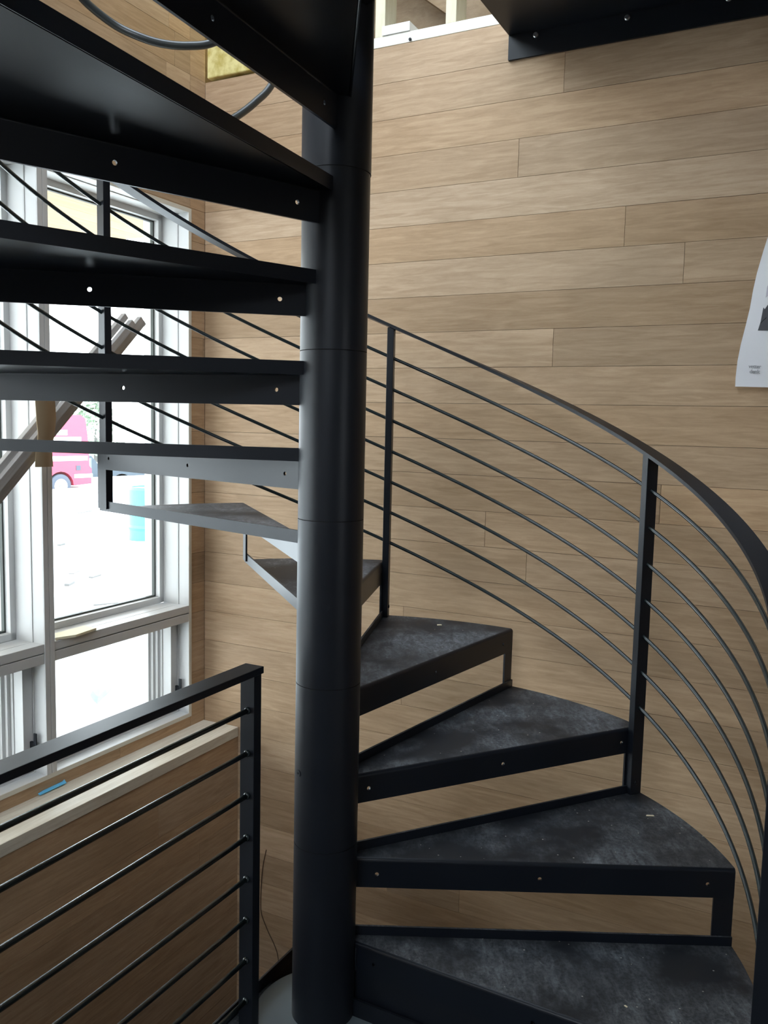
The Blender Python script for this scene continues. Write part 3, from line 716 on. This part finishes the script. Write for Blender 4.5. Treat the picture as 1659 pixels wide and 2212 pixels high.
# red van: side seen at an angle, its rear at the right
VD = 28.0
pr = at(197, 1062, VD); vdir = (crt*.58 + Vector((fwd.x, fwd.y, 0)).normalized()*.81); va = math.atan2(vdir.y, vdir.x)
vz = at(138, 1071, VD).z
VM = Matrix.Translation((pr.x, pr.y, vz)) @ Matrix.Rotation(va, 4, 'Z')          # local +x = towards the rear, side facing the house is -y
VN = empty('van', VM, 'red van with white lettering parked outside beyond the window', 'van')
mb = MB(); prof = [(-5.6, .45), (0, .45), (0, .9), (-.08, 1.7), (-.2, 2.52), (-.35, 2.62), (-4.2, 2.62), (-4.5, 2.5), (-5.0, 1.6), (-5.55, 1.35), (-5.65, .9)]
# side outline with wheel arches
def arch(cx, r): return [(cx+r*math.cos(a_), .38+r*math.sin(a_)) for a_ in [PI*(1-i/10) for i in range(11)]]
side = [(-5.6, .42)] + arch(-4.75, .46) + arch(-1.1, .46) + [(0.02, .42), (.03, .9), (-.06, 1.0), (-.08, 1.7), (-.18, 2.5), (-.35, 2.62), (-4.2, 2.62), (-4.5, 2.5), (-5.0, 1.62), (-5.55, 1.35), (-5.66, .9)]
pm = plate_mesh(side, [], 2.0); mb.merge(pm, Matrix.Translation((0, 1.0, 0)) @ Matrix.Rotation(PI/2, 4, 'X')); mb.build('body', M['red'], VN, VM)
for (n_, m_, x0, x1, z0, z1) in (('lettering', 'vwhite', -1.9, -.85, 1.98, 2.14), ('lettering', 'vwhite', -2.1, -.35, 1.78, 1.92), ('lettering', 'vwhite', -2.1, -.12, 1.17, 1.32), ('bumper', 'vwhite', -.62, .05, .62, .74), ('fuel_flap', 'tyre', -.55, -.38, .86, 1.02), ('side_window', 'vglass', -4.7, -3.9, 1.55, 2.2), ('lettering', 'vwhite', -3.7, -2.4, 1.9, 2.15)):
    mb = MB(); mb.box((x0, -.012, z0), (x1, -.001, z1)); mb.build(n_, M[m_], VN, VM, bevel=.02 if n_ == 'lettering' else 0)
wheel(VN, VM, -1.1, .12, .38, .38, .24); wheel(VN, VM, -4.75, .12, .38, .38, .24)
# dark pickup behind the van
PD = 37.0; pr = at(312, 1046, PD); pz = at(285, 1056, PD).z-.15
PM = Matrix.Translation((pr.x, pr.y, pz)) @ Matrix.Rotation(va-.25, 4, 'Z')
PK = empty('pickup_truck', PM, 'dark blue pickup truck parked outside behind the red van', 'truck')
side = [(-5.3, .45)] + arch(-4.4, .45) + arch(-1.0, .45) + [(0, .45), (0.03, .95), (-.1, 1.05), (-1.9, 1.08), (-2.3, 1.6), (-3.5, 1.6), (-3.9, 1.08), (-5.2, 1.0), (-5.35, .8)]
pm = plate_mesh(side, [], 1.8); mb = MB(); mb.merge(pm, Matrix.Translation((0, .9, 0)) @ Matrix.Rotation(PI/2, 4, 'X')); mb.build('body', M['truck'], PK, PM)
mb = MB(); mb.box((-3.5, -.01, 1.1), (-2.3, -.001, 1.5)); mb.build('side_window', M['vglass'], PK, PM)
wheel(PK, PM, -1.0, .12, .38, .37, .24); wheel(PK, PM, -4.4, .12, .38, .37, .24)
# teal drum
dp = at(322, 1180, 13.0); mb = MB(); pf = [(.27, 0)]
for z in (.02, .26, .30, .34, .56, .60, .64, .86): pf.append((.29 if z not in (.30, .60) else .305, z))
pf += [(.27, .90), (.25, .90), (.25, .885)]
mb.lathe(pf, 40, smooth=False); tag(mb.build('storage_drum', M['teal'], None, Matrix.Translation((dp.x, dp.y, dp.z))), 'teal plastic drum standing on the pale gravel outside', 'drum')
# scrap on the ground
rnd = random.Random(5)
def gpoint(x, y):
    d = MRI.to_3x3() @ ray(x, y); c = MRI @ CPOS
    t = (-.15+GS*(c.y-0) - c.z)/(d.z-GS*d.y)                           # ground plane z = -.15 + GS*y
    return c+d*t
mb = MB(); mb.add([(70, .3, -.15+GS*.3), (-90, .3, -.15+GS*.3), (-90, 90, -.15+GS*90), (70, 90, -.15+GS*90)], [(0, 1, 2, 3)])
bpy.data.objects['ground'].data.vertices.foreach_set('co', [c for v in [(70, .3, -.15+GS*.3), (-90, .3, -.15+GS*.3), (-90, 90, -.15+GS*90), (70, 90, -.15+GS*90), (70, 90, -.15+GS*90), (-90, 90, -.15+GS*90), (-90, 91, -5), (70, 91, -5)] for c in v])
for i, (x, y, l, wd, lab) in enumerate(((150, 1104, 1.0, .12, 'grey scrap board on the gravel below the van'), (182, 1107, .9, .1, 'grey scrap board on the gravel beside the other one near the van'), (132, 1178, .25, .1, 'small dark offcut on bright gravel next to the mullion'),
        (160, 1237, .35, .12, 'grey offcut on the gravel in the middle of the upper pane'), (205, 1246, .3, .1, 'grey offcut on the gravel right of the middle of the pane'), (150, 1263, .3, .1, 'grey offcut at the left of the pane low on the gravel'),
        (228, 1303, .35, .25, 'larger dark block lying on the gravel near the window'), (292, 1306, .25, .1, 'dark offcut right of the larger block near the window'), (160, 1332, .45, .12, 'grey scrap lying just above the ledge shim'))):
    p = gpoint(x, y); mb = MB(); mb.prism([(-l*.35, -wd*.3), (l*.28, -wd*.3), (l*.38, wd*.1), (l*.1, wd*.35), (-l*.3, wd*.25)], -.004, .012+.008*(i % 3))
    tag(mb.build('scrap_offcut', M['scrap'], None, room(p.x, p.y, p.z, rnd.uniform(-.6, .6)), bevel=.006), lab, 'scrap', 'scrap on the gravel outside')
qp = [gpoint(*q) for q in ((194, 1502), (215, 1494), (247, 1482), (232, 1500), (222, 1508), (210, 1521), (203, 1515))]
q0 = sum(qp, Vector())/len(qp); mb = MB(); nq = len(qp)
bot = [p-q0 for p in qp]; top_ = [(p-q0)*.75+Vector((0, 0, .03)) for p in qp]; cc_ = Vector((0, 0, .045))
mb.add(bot+top_+[cc_], [tuple(range(nq)), *[(i, (i+1) % nq, nq+(i+1) % nq, nq+i) for i in range(nq)], *[(nq+i, nq+(i+1) % nq, 2*nq) for i in range(nq)]])
tag(mb.build('rubble_pile', M['stone'], None, room(*q0)), 'low blue grey stone patch outside the lower pane', 'stone')
# pale tree beyond the lot
tp = at(205, 935, 60); mb = MB(); rr = random.Random(2)
TR = empty('tree', Matrix.Translation(tp), 'pale green tree far off behind the parked vehicles', 'tree')
for i in range(900):
    a_ = rr.uniform(0, 2*PI); r_ = 2.6*rr.random()**.5; z_ = rr.uniform(-1.5, 2.2); s_ = rr.uniform(.12, .3)
    r_ *= max(.2, 1-abs(z_)/2.8); c_ = Vector((r_*math.cos(a_), r_*math.sin(a_), z_)); u_ = Vector((rr.gauss(0, 1), rr.gauss(0, 1), rr.gauss(0, 1))).normalized(); v_ = u_.orthogonal().normalized()
    mb.add([c_-u_*s_, c_+v_*s_*.5, c_+u_*s_, c_-v_*s_*.5], [(0, 1, 2, 3)])
mb.build('foliage', M['leaf'], TR, Matrix.Translation(tp))
mb = MB(); mb.tube([(0, 0, -4.8), (0, .1, -2), (.1, 0, 1)], [.2, .15, .06], 8); mb.build('trunk', M['scrap'], TR, Matrix.Translation(tp))

# ------------------------------------------------------------------ light portals at the openings
def portal(x, y, z, sx_, sz_, rz):
    li = bpy.data.lights.new('daylight_portal', 'AREA'); li.shape = 'RECTANGLE'; li.size = sx_; li.size_y = sz_; li.cycles.is_portal = True
    o = bpy.data.objects.new('daylight_portal', li); COL.objects.link(o)
    o.matrix_world = room(x, y, z, rz) @ Matrix.Rotation(PI/2, 4, 'X')
portal(-1.5, .26, 1.2, 2.86, 2.1, PI+PI); portal(-2.5, .16, 4.15, 4.2, 1.8, 0)
for (p, q, u, v) in LEFT_HOLES: portal(-6.35, -(p+q)/2, (u+v)/2, q-p, v-u, PI/2)
for (p, q, u, v) in FRONT_HOLES: portal(-(p+q)/2, -8.35, (u+v)/2, q-p, v-u, PI)
li = bpy.data.lights.new('daylight_portal', 'AREA'); li.shape = 'RECTANGLE'; li.size = SK[1]-SK[0]; li.size_y = SK[3]-SK[2]; li.cycles.is_portal = True
o = bpy.data.objects.new('daylight_portal', li); COL.objects.link(o); o.matrix_world = room(-(SK[0]+SK[1])/2, -(SK[2]+SK[3])/2, 5.36)
